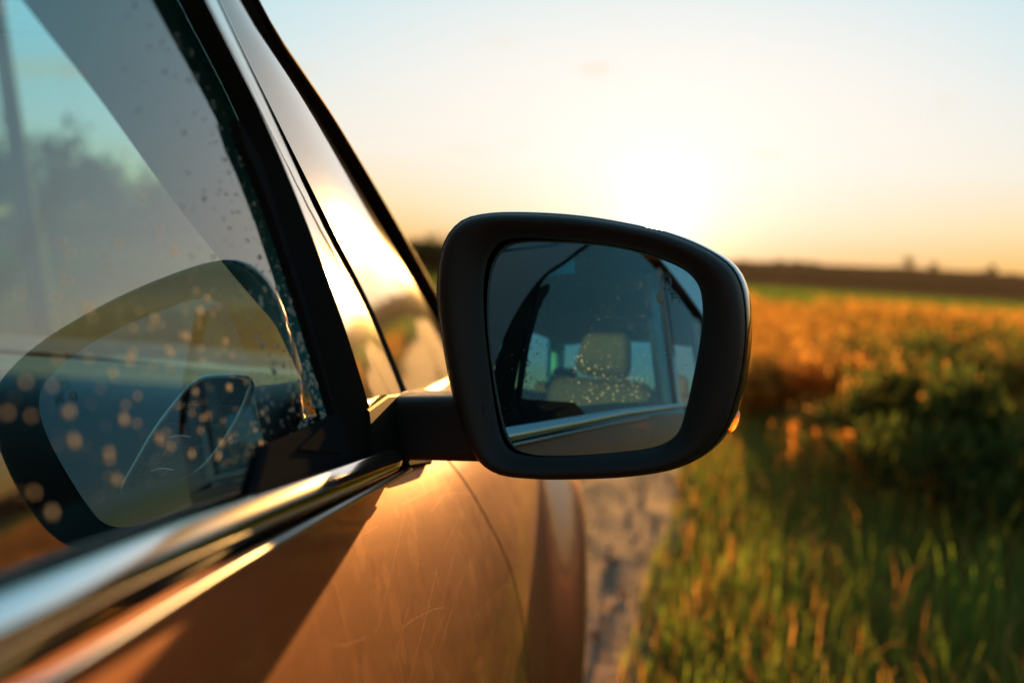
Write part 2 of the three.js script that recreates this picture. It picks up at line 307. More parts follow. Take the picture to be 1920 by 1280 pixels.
// belt moulding and the thin bright strip under it
const outN = GN, upN = V(0, 1, 0).addScaledVector(GN, -GN.y).normalize();
const extend = (path, d) => { const a = path[0], b = path[1]; return [a.clone().add(a.clone().sub(b).normalize().multiplyScalar(d)), ...path]; };
{
  const path = extend(smoothOpen([gp(0, 1165, 0.010), gp(300, 1031, 0.010), gp(640, 897, 0.010), gp(745, 856, 0.010)], 30), 0.42);
  const key = [[0.001, -0.0105], [0.006, -0.0095], [0.0088, -0.006], [0.0096, -0.0015], [0.0094, 0.0005], [0.0060, 0.0068], [0.0046, 0.0085], [0.001, 0.0095]];
  const round = new THREE.CatmullRomCurve3(key.map(([o, u]) => V(o, u, 0)), false, 'centripetal').getPoints(26).map((p) => [p.x, p.y]);
  round.push([-0.006, 0.009], [-0.006, -0.010]);
  // the last 12 mm of the bar round off at the mirror foot
  const rings = path.map((p, i) => { const k = path.length - 1 - i, s = (k === 0 ? 0.35 : k === 1 ? 0.85 : 1) * (0.80 + 0.17 * sst(-0.25, -0.7, p.z)); return round.map(([o, u]) => p.clone().addScaledVector(outN, o * s).addScaledVector(upN, u * s)); });
  part(door, 'belt_moulding', loft(rings, { capA: true, capB: true }), M.chrome, 'rounded chrome moulding under the window');
  const p2 = extend(smoothOpen([gp(0, 1318, 0.016), gp(117, 1255, 0.016), gp(300, 1143, 0.016), gp(430, 1053 + 12, 0.016), gp(640, 948, 0.016), gp(765, 882, 0.016)], 30), 0.35);
  part(door, 'bright_strip', sweep(p2, outN, upN, [[0.0, -0.0024], [0.003, -0.002], [0.0045, 0], [0.0036, 0.002], [0, 0.0024]]), M.satin, 'thin bright strip above the painted door skin');
  const gapTop = path.map((p) => p.clone().addScaledVector(outN, -0.004).addScaledVector(upN, 0.004));
  const low = path.map((p) => { const q = p.clone(); q.y = topOf(p.z) - 0.012; q.x = sideX(q.y, q.z) - 0.006; return q; });
  part(door, 'belt_seal', loft([gapTop, low], { closed: false }), M.gloss);
}

// door glass and what frames it
const L1 = [[-60, -765], [95, -460], [215, -225], [330, 0], [445, 225], [520, 435], [580, 630], [632, 800], [650, 870]];
const L2 = [[20, -765], [165, -460], [280, -225], [386, 0], [488, 208], [580, 430], [645, 610], [694, 770], [712, 850]];
const L3 = [[58, -765], [196, -460], [301, -225], [402, 0], [503, 215], [608, 425], [690, 585], [752, 738], [770, 790]];
const L4 = [[72, -765], [208, -460], [312, -225], [410, 0], [515, 215], [620, 425], [701, 585], [764, 735], [788, 790]];
const even = (pts, n) => new THREE.CatmullRomCurve3(pts, false, 'centripetal').getPoints(n);   // same share of every span, so that neighbouring edges stay in step
const line = (L, off, n = 40) => even(L.map(([x, y]) => gp(x, y, off)), n);
{
  const rim = [];                                                     // outline of the whole pane in its own plane
  const belt = (z) => topOf(z) + 0.012;
  for (let i = 0; i <= 16; i++) { const z = 0.10 - i * 0.058; rim.push(gq(z, belt(z), -0.003)); }
  const front = line(L1, -0.003, 24).reverse().filter((p) => p.y > 1.05 && p.y < 1.57).map((p) => V(gx(p.y, p.z - 0.018, -0.003), p.y, p.z - 0.018));
  rim.push(...front);
  const f = front[front.length - 1];
  for (let i = 1; i <= 6; i++) rim.push(gq(f.z + (0.10 - f.z) * i / 6, 1.575, -0.003));
  const ex = V(0, 0, 0).crossVectors(upN, outN).normalize(), o = rim[0];
  const sh = new THREE.Shape(rim.map((p) => { const d = p.clone().sub(o); return new THREE.Vector2(d.dot(ex), d.dot(upN)); }));
  const g = new THREE.ShapeGeometry(sh); g.applyMatrix4(new THREE.Matrix4().makeBasis(ex, upN, outN).setPosition(o));
  part(door, 'window_pane', g, M.glass, 'dusty window pane reflecting the evening sky');
  part(leftDoor, 'window_pane', mirrored(g), M.wind);
  // frame: a gloss black face, its forward return, the shadow gap
  const a = line(L1, -0.001), b = line(L2, 0.011), bIn = line(L2, 0.0105), c = line(L3, -0.016), d = line(L4, -0.022);
  const back = line(L1, -0.010);
  const face = a.map((p, i) => p.clone().lerp(b[i], 0.06).addScaledVector(GN, 0.0012));
  part(door, 'window_frame', loft([back, a, face, b], { closed: false }), M.matt, 'black window frame');
  const mid = bIn.map((p, i) => p.clone().lerp(c[i], 0.5).addScaledVector(GN, 0.0035));
  part(door, 'frame_return', loft([bIn, mid, c], { closed: false }), M.gloss, 'forward edge of the window frame catching the sky');
  part(door, 'frame_seal', loft([c, c.map((p, i) => p.clone().lerp(d[i], 0.5).addScaledVector(GN, -0.012)), d], { closed: false }), M.rubber);
  // pointed black trim at the front corner of the pane
  const sail = [[445, 226], [452, 228], [470, 262], [491, 300], [520, 400], [572, 560], [640, 800], [640, 850], [560, 842], [628, 776], [566, 570], [514, 410], [480, 320], [460, 275]].map(([x, y]) => gp(x, y, 0.0035));
  part(door, 'sail_trim', slab(sail, GN, 0.006, 0.0006), M.felt, 'pointed black trim in the front corner of the window');
  const sill = [[505, 834], [628, 777], [660, 770], [720, 850], [640, 905], [470, 960]].map(([x, y]) => gp(x, y, 0.002));
  part(door, 'window_corner_seal', slab(sill, GN, 0.005, 0.0008), M.felt);
  // left side frame, plainer
  part(leftDoor, 'window_frame', mirrored(loft([back, a, b, c], { closed: false })), M.gloss);
}

// front pillar: painted, glossy, turned to the front; then the windscreen moulding
const PN = V(0.952, 0.25, -0.105).normalize();
const L5 = [[112, -765], [252, -460], [357, -225], [455, 0], [594, 212], [718, 418], [808, 572], [860, 664], [898, 740]];
const L6 = [[130, -765], [272, -460], [378, -225], [476, 0], [614, 212], [740, 418], [828, 572], [880, 664], [915, 740]];
let a5, a6;
{
  const plane0 = gp(634, 425, -0.016), p4 = even(L4.map(([x, y]) => onPlane(x, y, plane0, PN)), 40);
  a5 = even(L5.map(([x, y]) => onPlane(x, y, plane0, PN)), 40);
  a6 = even(L6.map(([x, y], i) => { const q = onPlane(...L5[i], plane0, PN); return at(x, y, q.clone().sub(EYE).dot(fwd) + 0.012); }), 40);
  const rows = [];
  for (let k = 0; k <= 10; k++) rows.push(p4.map((p, i) => p.clone().lerp(a5[i], k / 10).addScaledVector(PN, 0.05 * Math.min(0.12, p.distanceTo(a5[i])) * Math.sin(Math.PI * k / 10))));
  const pillar = part(car, 'front_pillar', loft(rows, { closed: false }), M.pillar, 'painted front pillar mirroring the sun');
  // a raised rubber lip whose face looks back along the car, with a rounded crest
  const toRear = fwd.clone().negate(), mould = [];
  for (let k = 0; k <= 6; k++) mould.push(a5.map((p, i) => p.clone().lerp(a6[i], k / 6).addScaledVector(toRear, 0.004 * Math.sin(Math.PI * k / 6))));
  mould.push(a6.map((p) => p.clone().addScaledVector(fwd, 0.006).addScaledVector(right, 0.0008)), a6.map((p, i) => p.clone().addScaledVector(fwd, 0.02).lerp(a5[i], 0.35)));
  part(pillar, 'windscreen_moulding', loft(mould, { closed: false }), M.felt, 'black rubber windscreen moulding');
  part(pillar, 'moulding_lip', tube(a6.filter((_, i) => i % 2 === 0).map((p) => p.clone().addScaledVector(PN, 0.001)), 0.0022, 60, 6), M.matt);
  // inner trim of the pillar, from the door seal to the edge of the windscreen
  const inEdge = smoothOpen([[-300, -440], [-130, -225], [40, 0], [182, 180], [320, 370], [440, 520], [530, 625], [600, 720]].map(([x, y]) => { const q = ray(x, y); return EYE.clone().addScaledVector(q, (-0.135 - EYE.x) / q.x); }), 40);
  const seal = line(L1, -0.03), deep = seal.map((p, i) => p.clone().lerp(inEdge[i], 0.5).add(V(-0.006, 0, 0.012)));
  part(pillar, 'pillar_trim', loft([seal, deep, inEdge], { closed: false }), M.trim, 'inner trim of the front pillar coloured teal for the window reflection');
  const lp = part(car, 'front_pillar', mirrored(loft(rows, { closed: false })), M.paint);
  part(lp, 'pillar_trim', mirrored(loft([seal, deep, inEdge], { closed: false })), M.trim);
  // windscreen between both pillars, bowed to the front
  const ws = [];
  for (let k = 0; k <= 20; k++) { const u = k / 20; ws.push(a6.map((p) => { const x = p.x - 0.004, q = x + 2 * (XC - x) * u; return V(q, p.y + 0.02 * Math.sin(Math.PI * u), p.z - 0.14 * Math.sin(Math.PI * u)); })); }
  part(car, 'windscreen', loft(ws, { closed: false }), M.wind);
}

// cabin: dashboard with its air vent, steering wheel, seats, rear pillars
{
  const prof = [[-1.34, 1.0], [-1.2, 1.045], [-1.0, 1.062], [-0.86, 1.07], [-0.80, 1.06], [-0.775, 1.03], [-0.78, 0.96], [-0.80, 0.86], [-0.86, 0.72], [-0.95, 0.6], [-1.34, 0.55]];
  const ring = (x, k) => smoothClosed(prof.map(([z, y]) => V(x, 0.85 + (y - 0.85) * k, -1.05 + (z + 1.05) * k)), 60);
  const dash = part(car, 'dashboard', loft([ring(-0.085, 0.9), ring(-0.09, 0.98), ring(-0.1, 1), ring(-0.4, 1), ring(-0.8, 1.0), ring(-1.46, 1)], { capA: true, capB: true }), M.dash);
  const D = 0.742;
  const outline = smoothClosed([[232, 926], [262, 858], [312, 780], [372, 716], [420, 708], [468, 716], [464, 745], [425, 820], [370, 885], [300, 918]].map(([x, y]) => at(x, y, D)), 60);
  part(dash, 'vent_surround', new THREE.TubeGeometry(new THREE.CatmullRomCurve3(outline, true), 120, 0.0027, 8, true), M.satin, 'slanted chrome ring round the air vent');
  const vn = fwd.clone().negate();
  part(dash, 'vent_recess', slab(outline.filter((_, i) => i % 2 === 0).map((p) => p.clone().addScaledVector(fwd, 0.008)), vn, 0.004, 0), M.rubber);
  for (const [x0, y0, x1, y1] of [[346, 760, 452, 764], [318, 795, 436, 800], [292, 832, 412, 838], [268, 868, 380, 874], [250, 902, 330, 904]])
    part(dash, 'vent_louver', sweep([at(x0, y0, D + 0.004), at(x1, y1, D + 0.004)], vn, V(0, 1, 0), [[-0.004, -0.001], [0.004, -0.0014], [0.004, 0.0008], [-0.004, 0.001]]), M.plastic);
  for (const [x, y] of [[336, 820], [304, 882]]) part(dash, 'vent_tab', tube([at(x - 21, y + 2, D), at(x, y - 3, D), at(x + 22, y, D)], 0.0013, 12, 6), M.chrome);
  const wheel = part(car, 'steering_wheel', new THREE.TorusGeometry(0.185, 0.016, 14, 60).applyMatrix4(new THREE.Matrix4().compose(V(-1.16, 0.93, -0.52), new THREE.Quaternion().setFromEuler(new THREE.Euler(-0.45, 0, 0)), V(1, 1, 1))), M.dash);
  part(wheel, 'steering_hub', rbox(0.16, 0.12, 0.05, 0.02, -1.16, 0.92, -0.545, -0.45), M.dash);
  part(wheel, 'steering_column', rbox(0.07, 0.07, 0.26, 0.02, -1.16, 0.87, -0.66, -0.45), M.dash);
  const headrest = (w, h, d, x, y, z, rx) => {                        // narrower and rounder towards the top
    const g = new RoundedBoxGeometry(w, h, d, 6, d * 0.46), p = g.attributes.position;
    for (let i = 0; i < p.count; i++) { const k = p.getY(i) / h; p.setXYZ(i, p.getX(i) * (1 - 0.22 * (k + 0.5) ** 2), p.getY(i), p.getZ(i) - 0.02 * (p.getX(i) / w * 2) ** 2); }
    g.computeVertexNormals(); g.applyMatrix4(new THREE.Matrix4().compose(V(x, y, z), new THREE.Quaternion().setFromEuler(new THREE.Euler(rx, 0, 0)), V(1, 1, 1))); return g;
  };
  const seatAt = (name, x, z, label) => {
    const s = part(car, name, mergeGeometries([rbox(0.50, 0.16, 0.52, 0.06, x, 0.60, z - 0.28, 0.10), rbox(0.50, 0.62, 0.16, 0.07, x, 0.90, z + 0.02, 0.22)]), M.seat, label);
    part(s, 'headrest', headrest(0.26, 0.20, 0.11, x, 1.315, z + 0.10, 0.12), M.seat);
    for (const k of [-0.06, 0.06]) part(s, 'headrest_post', tube([V(x + k, 1.14, z + 0.08), V(x + k, 1.25, z + 0.095)], 0.006, 4, 8), M.chrome);
  };
  seatAt('front_seat', -0.42, 0.30); seatAt('front_seat', -1.14, 0.24);
  const bench = part(car, 'rear_bench', mergeGeometries([rbox(1.3, 0.18, 0.52, 0.06, XC, 0.62, 0.85, 0.08), rbox(1.3, 0.62, 0.16, 0.06, XC, 0.92, 1.18, 0.3)]), M.seat);
  for (const x of [-0.36, -0.78, -1.2]) part(bench, 'headrest', headrest(0.24, 0.17, 0.09, x, 1.26, 1.30, 0.15), M.seat);
  // pillars behind the front doors and at the tail
  const post = (z0, z1, w0, w1, off) => loft([[1.05, z0, w0], [1.3, (z0 + z1) / 2, (w0 + w1) / 2], [1.6, z1, w1]].map(([y, z, w]) => [[0, off], [w, off], [w, off - 0.06], [0, off - 0.06]].map(([dz, o]) => V(gx(y, Math.min(0.05, z), o), y, z + dz))), { capA: true, capB: true });
  const b = post(0.08, 0.10, 0.10, 0.07, 0.003), c = post(0.92, 0.80, 0.12, 0.12, 0.0), d = post(1.62, 1.35, 0.2, 0.18, 0);
  part(car, 'centre_pillar', b, M.gloss); part(car, 'rear_door_pillar', c, M.gloss); part(car, 'tail_pillar', d, M.paint);
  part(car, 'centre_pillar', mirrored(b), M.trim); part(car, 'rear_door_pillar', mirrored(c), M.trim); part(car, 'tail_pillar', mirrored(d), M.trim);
  const paneG = meshOf([[0.18, 1.11], [0.92, 1.14], [0.82, 1.57], [0.18, 1.575]].flatMap(([z, y]) => [gx(y, 0.05), y, z]), [0, 1, 2, 0, 2, 3]);
  const pane2 = meshOf([[1.04, 1.14], [1.62, 1.15], [1.36, 1.56], [0.92, 1.57]].flatMap(([z, y]) => [gx(y, 0.05), y, z]), [0, 1, 2, 0, 2, 3]);
  part(rearDoor, 'window_pane', paneG, M.wind); part(car, 'quarter_pane', pane2, M.wind);
  part(leftRear, 'window_pane', mirrored(paneG), M.wind); part(car, 'quarter_pane', mirrored(pane2), M.wind);
  part(car, 'rear_window', meshOf([[-0.06, 1.14, 1.86], [-1.5, 1.14, 1.86], [-1.42, 1.58, 1.62], [-0.14, 1.58, 1.62]].flat(), [0, 1, 2, 0, 2, 3]), M.wind);
}

// wheels
for (const [x, z] of [[0.045, AX[0]], [0.045, AX[1]], [2 * XC - 0.045, AX[0]], [2 * XC - 0.045, AX[1]]]) {
  const s = x > XC ? 1 : -1, turn = new THREE.Matrix4().makeRotationZ(-s * Math.PI / 2).setPosition(x, WY - 0.04, z);
  const tyre = new THREE.LatheGeometry([[0.22, -0.10], [0.31, -0.115], [0.338, -0.10], [WR, -0.06], [WR, 0.06], [0.338, 0.10], [0.31, 0.115], [0.22, 0.10]].map(([r, h]) => new THREE.Vector2(r, h)), 56).applyMatrix4(turn);
  const w = part(car, 'wheel', tyre, M.tyre);
  part(w, 'rim', new THREE.LatheGeometry([[0.02, 0.06], [0.06, 0.07], [0.2, 0.04], [0.225, 0.09], [0.225, -0.09]].map(([r, h]) => new THREE.Vector2(r, h)), 40).applyMatrix4(turn), M.rim);
}

// door mirror
{
  const RN = V(-Math.sin(rad(9)), 0.02, Math.cos(rad(9))).normalize(), RP = at(1110, 640, 0.775);
  const outer = [[850, 432], [875, 410], [920, 399], [1000, 397], [1100, 404], [1200, 421], [1262, 436], [1325, 461], [1378, 495], [1400, 530], [1411, 600], [1406, 680], [1392, 745], [1372, 800], [1338, 842], [1280, 873], [1200, 889], [1100, 895], [1000, 894], [940, 885], [905, 862], [884, 828], [868, 785], [850, 720], [835, 640], [825, 560], [827, 500], [836, 458]];
  const inner = [[905, 520], [915, 478], [936, 452], [965, 445], [1050, 448], [1150, 458], [1230, 478], [1283, 502], [1310, 532], [1319, 575], [1314, 640], [1301, 710], [1287, 770], [1270, 815], [1232, 839], [1150, 851], [1060, 857], [990, 856], [955, 846], [940, 825], [930, 790], [916, 700], [905, 600]];
  const N = 120, ctr = RP;
  const polar = (L, w) => {                                         // same angle for the same index on every ring
    const p = RP.clone().addScaledVector(RN, w), pts = smoothClosed(L.map(([x, y]) => onPlane(x, y, p, RN)), 720);
    const ex = V(0, 1, 0).cross(RN).normalize(), ey = V(0, 0, 0).crossVectors(RN, ex);
    const ang = pts.map((q) => { const d = q.clone().sub(ctr); return Math.atan2(d.dot(ey), d.dot(ex)); });
    return Array.from({ length: N }, (_, k) => { const a = -Math.PI + (k + 0.5) / N * 2 * Math.PI; let best = 0, bd = 9; ang.forEach((q, i) => { let d = Math.abs(q - a); d = Math.min(d, 2 * Math.PI - d); if (d < bd) { bd = d; best = i; } }); return pts[best].clone(); });
  };
  const O = polar(outer, -0.032), G = polar(inner, -0.018);
  const flat = (ringPts, w) => ringPts.map((p) => p.clone().addScaledVector(RN, w - p.clone().sub(RP).dot(RN)));
  const mix = (k, w) => flat(G.map((g, i) => g.clone().lerp(O[i], k)), w);
  const centre = O.reduce((s, p) => s.add(p), V(0, 0, 0)).divideScalar(N);
  const shrink = (k, w) => flat(O.map((p) => centre.clone().lerp(p, k)), w);
  const bezel = loft([mix(-0.02, -0.020), mix(0.03, -0.0145), mix(0.16, -0.009), mix(0.34, -0.0035), mix(0.5, -0.001), mix(0.64, -0.0008), mix(0.76, -0.0035), mix(0.84, -0.008), mix(0.87, -0.013), mix(0.86, -0.016)]);
  const m = part(car, 'side_mirror', loft([mix(0.85, -0.017), mix(0.875, -0.0135), mix(0.92, -0.0145), mix(0.97, -0.021), mix(1.0, -0.032), shrink(0.985, -0.05), shrink(0.93, -0.075), shrink(0.8, -0.098), shrink(0.55, -0.115), shrink(0.25, -0.122), shrink(0.01, -0.123)]), M.gloss, 'gloss dark shell of the door mirror');
  part(m, 'mirror_bezel', bezel, M.plastic, 'matt black frame round the mirror glass');
  // convex glass
  const gc = G.reduce((s, p) => s.add(p), V(0, 0, 0)).divideScalar(N);
  const MN = V(-Math.sin(rad(14)), 0.125, Math.cos(rad(14))).normalize(), RAD = 0.9;
  const pos = [], nor = [], idx = [], K = 14;
  const put = (p) => { const d = p.clone().sub(gc), w = d.dot(RN), q = p.clone().addScaledVector(RN, -w); const d2 = q.clone().sub(gc); const n = MN.clone().addScaledVector(d2, 1 / RAD).normalize(); q.addScaledVector(RN, -d2.lengthSq() / (2 * RAD)); pos.push(q.x, q.y, q.z); nor.push(n.x, n.y, n.z); };
  put(gc);
  for (let k = 1; k <= K; k++) for (let i = 0; i < N; i++) put(gc.clone().lerp(G[i], k / K * 1.01));
  for (let i = 0; i < N; i++) idx.push(0, 1 + i, 1 + (i + 1) % N);
  for (let k = 1; k < K; k++) for (let i = 0; i < N; i++) { const a = 1 + (k - 1) * N + i, b = 1 + (k - 1) * N + (i + 1) % N, c = a + N, d = b + N; idx.push(a, c, d, a, d, b); }
  const mg = new THREE.BufferGeometry(); mg.setAttribute('position', new THREE.Float32BufferAttribute(pos, 3)); mg.setAttribute('normal', new THREE.Float32BufferAttribute(nor, 3)); mg.setIndex(idx);
  part(m, 'mirror_glass', mg, M.mirror, 'blue tinted convex mirror glass');
  // printed warning mark: two little cars from above with lines between, and a dot
  const pr = (x, y) => onPlane(x, y, gc.clone().addScaledVector(RN, -0.0015), RN);
  const ringOf = (pts, r) => new THREE.TubeGeometry(new THREE.CatmullRomCurve3(pts.map(([x, y]) => pr(x, y)), true), 40, r, 5, true);
  const icon = [ringOf([[1240, 518], [1244, 513], [1252, 513], [1257, 519], [1257, 534], [1253, 540], [1243, 540], [1239, 534]], 0.00028), ringOf([[1242, 520], [1249, 517], [1255, 521], [1255, 526], [1242, 526]], 0.0003),
    ringOf([[1260, 566], [1259, 553], [1263, 548], [1269, 549], [1273, 556], [1273, 567], [1272, 556], [1268, 551], [1263, 552], [1261, 557]], 0.00028),
    tube([pr(1253, 545), pr(1258, 541)], 0.0004, 4, 5), tube([pr(1256, 551), pr(1261, 546)], 0.0004, 4, 5), tube([pr(1262, 557), pr(1272, 557)], 0.0004, 4, 5),
    slab([...Array(16)].map((_, i) => pr(1238 + 8 * Math.cos(i / 8 * Math.PI), 558 - 10 * Math.sin(i / 8 * Math.PI)).addScaledVector(RN, 0.0008)), RN, 0.0006, 0)];
  part(m, 'blind_spot_mark', mergeGeometries(icon.map((g) => { const q = g.index ? g.toNonIndexed() : g; q.deleteAttribute('uv'); return q; })), M.print, 'small dark symbol of two cars printed on the glass');
  {
    const n = 160, im = new THREE.InstancedMesh(new THREE.IcosahedronGeometry(1, 0), M.dust, n), m4 = new THREE.Matrix4();
    for (let i = 0; i < n; i++) { const p = gc.clone().lerp(G[(rnd() * N) | 0], Math.sqrt(rnd()) * 0.97), d2 = p.clone().sub(gc); p.addScaledVector(RN, -d2.dot(RN) - d2.lengthSq() / (2 * RAD) + 0.0002); const k = 0.00008 + 0.00034 * rnd() ** 4; m4.compose(p, new THREE.Quaternion(), V(k, k * rnd(0.8, 1.4), k * 0.4)); im.setMatrixAt(i, m4); }
    im.name = 'mirror_dust'; im.userData.kind = 'stuff'; shade(im); m.add(im);
  }
  // arm and foot
  const z0 = -0.80, arm = [];
  for (let k = 0; k <= 10; k++) {
    const u = k / 10, A = at(728, 745, 0.84), B = at(735, 868, 0.84), Cc = at(905, 742, 0.81), Dd = at(905, 872, 0.81);
    const t = A.clone().lerp(Cc, u), b = B.clone().lerp(Dd, u), h = t.y - b.y, ring = [];
    const mid = t.clone().lerp(b, 0.5);
    for (let i = 0; i < 24; i++) { const a = i / 24 * 2 * Math.PI, c = Math.cos(a), s = Math.sin(a), e = 0.35; ring.push(V(mid.x, mid.y + Math.sign(s) * Math.abs(s) ** e * h / 2, mid.z - 0.032 + Math.sign(c) * Math.abs(c) ** e * 0.034)); }
    arm.push(ring);
  }
  part(m, 'mirror_arm', loft(arm, { capA: true, capB: true }), M.plastic, 'matt black arm carrying the mirror');
  part(m, 'mirror_foot', slab([[690, 765], [728, 738], [772, 734], [800, 760], [812, 870], [770, 878], [745, 840], [700, 852]].map(([x, y]) => gp(x, y, 0.012)), GN, 0.03, 0.003), M.matt, 'black mirror foot on the window corner');
  part(m, 'turn_signal', smoothSignal(), M.amber, 'amber repeater lens in the mirror shell');
  function smoothSignal() { const g = new THREE.SphereGeometry(1, 20, 14); g.scale(0.0045, 0.010, 0.018); g.rotateZ(-0.35); const p = at(1374, 790, 0.80); g.translate(p.x, p.y, p.z); return g; }
  part(m, 'shell_joint', tube([at(1366, 752, 0.79), at(1376, 750, 0.797), at(1386, 746, 0.806)], 0.0008, 8, 6), M.chrome);
}

// dried water spots and dust on the pane: far too many and small to count
{
  const n = 1400, im = new THREE.InstancedMesh(new THREE.IcosahedronGeometry(1, 1), M.dust, n), m4 = new THREE.Matrix4(), q = new THREE.Quaternion().setFromRotationMatrix(new THREE.Matrix4().makeBasis(V(0, 0, 0).crossVectors(upN, outN), upN, outN));
  const f1 = line(L1, 0.0005, 60);
  let k = 0, guard = 0;
  while (k < n && guard++ < 40000) {
    const v = rnd(), y = 1.06 + 0.5 * v ** 2.6, u = rnd() ** 1.8;
    let edge = -0.8; for (const p of f1) if (Math.abs(p.y - y) < 0.012) { edge = p.z; break; }
    const z = edge + 0.004 + u * 0.5;
    if (y < topOf(z) + 0.035 || z > 0) continue;
    const near = Math.exp(-u * 4), s = (0.00022 + 0.0009 * rnd() ** 2.2) * (1 + 0.5 * near) * (rnd() < 0.06 ? 1.5 : 1) * (y > 1.18 ? 0.5 : 1);
    m4.compose(gq(z, y, -0.0026), q, V(s, s * rnd(1, 1.9), s * 0.7)); im.setMatrixAt(k++, m4);
  }
  im.count = k; im.name = 'dried_water_spotting'; im.userData.kind = 'stuff'; im.castShadow = false; im.receiveShadow = true; door.add(im);
}

// ---------------------------------------------------------------- plants
const leafy = (r, g, b, t = 0.45) => new THREE.MeshPhysicalMaterial({ color: col(r, g, b), roughness: 1, transmission: t, thickness: 0, specularIntensity: 0 });
const P = { blade: leafy(1, 1, 1, 0.5), straw: leafy(1, 1, 1, 0.7), leaf: leafy(0.07, 0.10, 0.025, 0.4), leafB: leafy(0.10, 0.12, 0.03, 0.45), tree: leafy(0.05, 0.065, 0.022, 0.3), bark: new THREE.MeshStandardMaterial({ color: col(0.07, 0.055, 0.04), roughness: 0.95 }), stem: leafy(0.12, 0.13, 0.05, 0.2), head: leafy(0.5, 0.27, 0.07, 0.5), tall: leafy(0.15, 0.24, 0.035, 0.6) };
const ground = (px, py) => onPlane(px, py, V(0, 0, 0), V(0, 1, 0));
// one bent blade, 1 m long at scale 1, width 1
function bladeGeo(bend, seg = 4, curl = 0) {
  const pos = [], idx = [];
  for (let i = 0; i <= seg; i++) {
    const t = i / seg, w = 0.5 * (1 - t) ** 0.7 * (0.75 + 0.5 * t) + 0.02, a = bend * t * t, y = Math.sin(Math.PI / 2 - a * 0.9) * t, z = a * t * 0.55;
    pos.push(-w, y, z + curl * w, w, y, z - curl * w);
    if (i < seg) idx.push(2 * i, 2 * i + 1, 2 * i + 3, 2 * i, 2 * i + 3, 2 * i + 2);
  }
  return meshOf(pos, idx, pos.flatMap((_, i) => i % 3 ? [] : [0, 0]));
}
function strawGeo() {                                                // a stalk with a loose feathery head
  const parts = [], st = bladeGeo(0.25, 3); st.scale(0.006, 0.75, 1); parts.push(st);
  for (let i = 0; i < 9; i++) {
    const b = bladeGeo(0.8, 2); b.scale(0.026, 0.13, 0.3); b.rotateX(rnd(0.2, 0.9)); b.rotateY(rnd(0, 6.3)); b.translate(0, 0.64 + i * 0.035, 0.12); parts.push(b);
  }
  return mergeGeometries(parts);
}
function scatter(name, geo, mat, list) {
  const im = new THREE.InstancedMesh(geo, mat, list.length), m = new THREE.Matrix4(), q = new THREE.Quaternion(), e = new THREE.Euler();
  list.forEach(([x, y, z, ry, lean, w, h, c], i) => { e.set(lean, ry, 0, 'YXZ'); m.compose(V(x, y, z), q.setFromEuler(e), V(w, h, h)); im.setMatrixAt(i, m); im.setColorAt(i, c); });
  im.name = numbered(name); im.userData.kind = 'stuff'; shade(im); scene.add(im); return im;
}
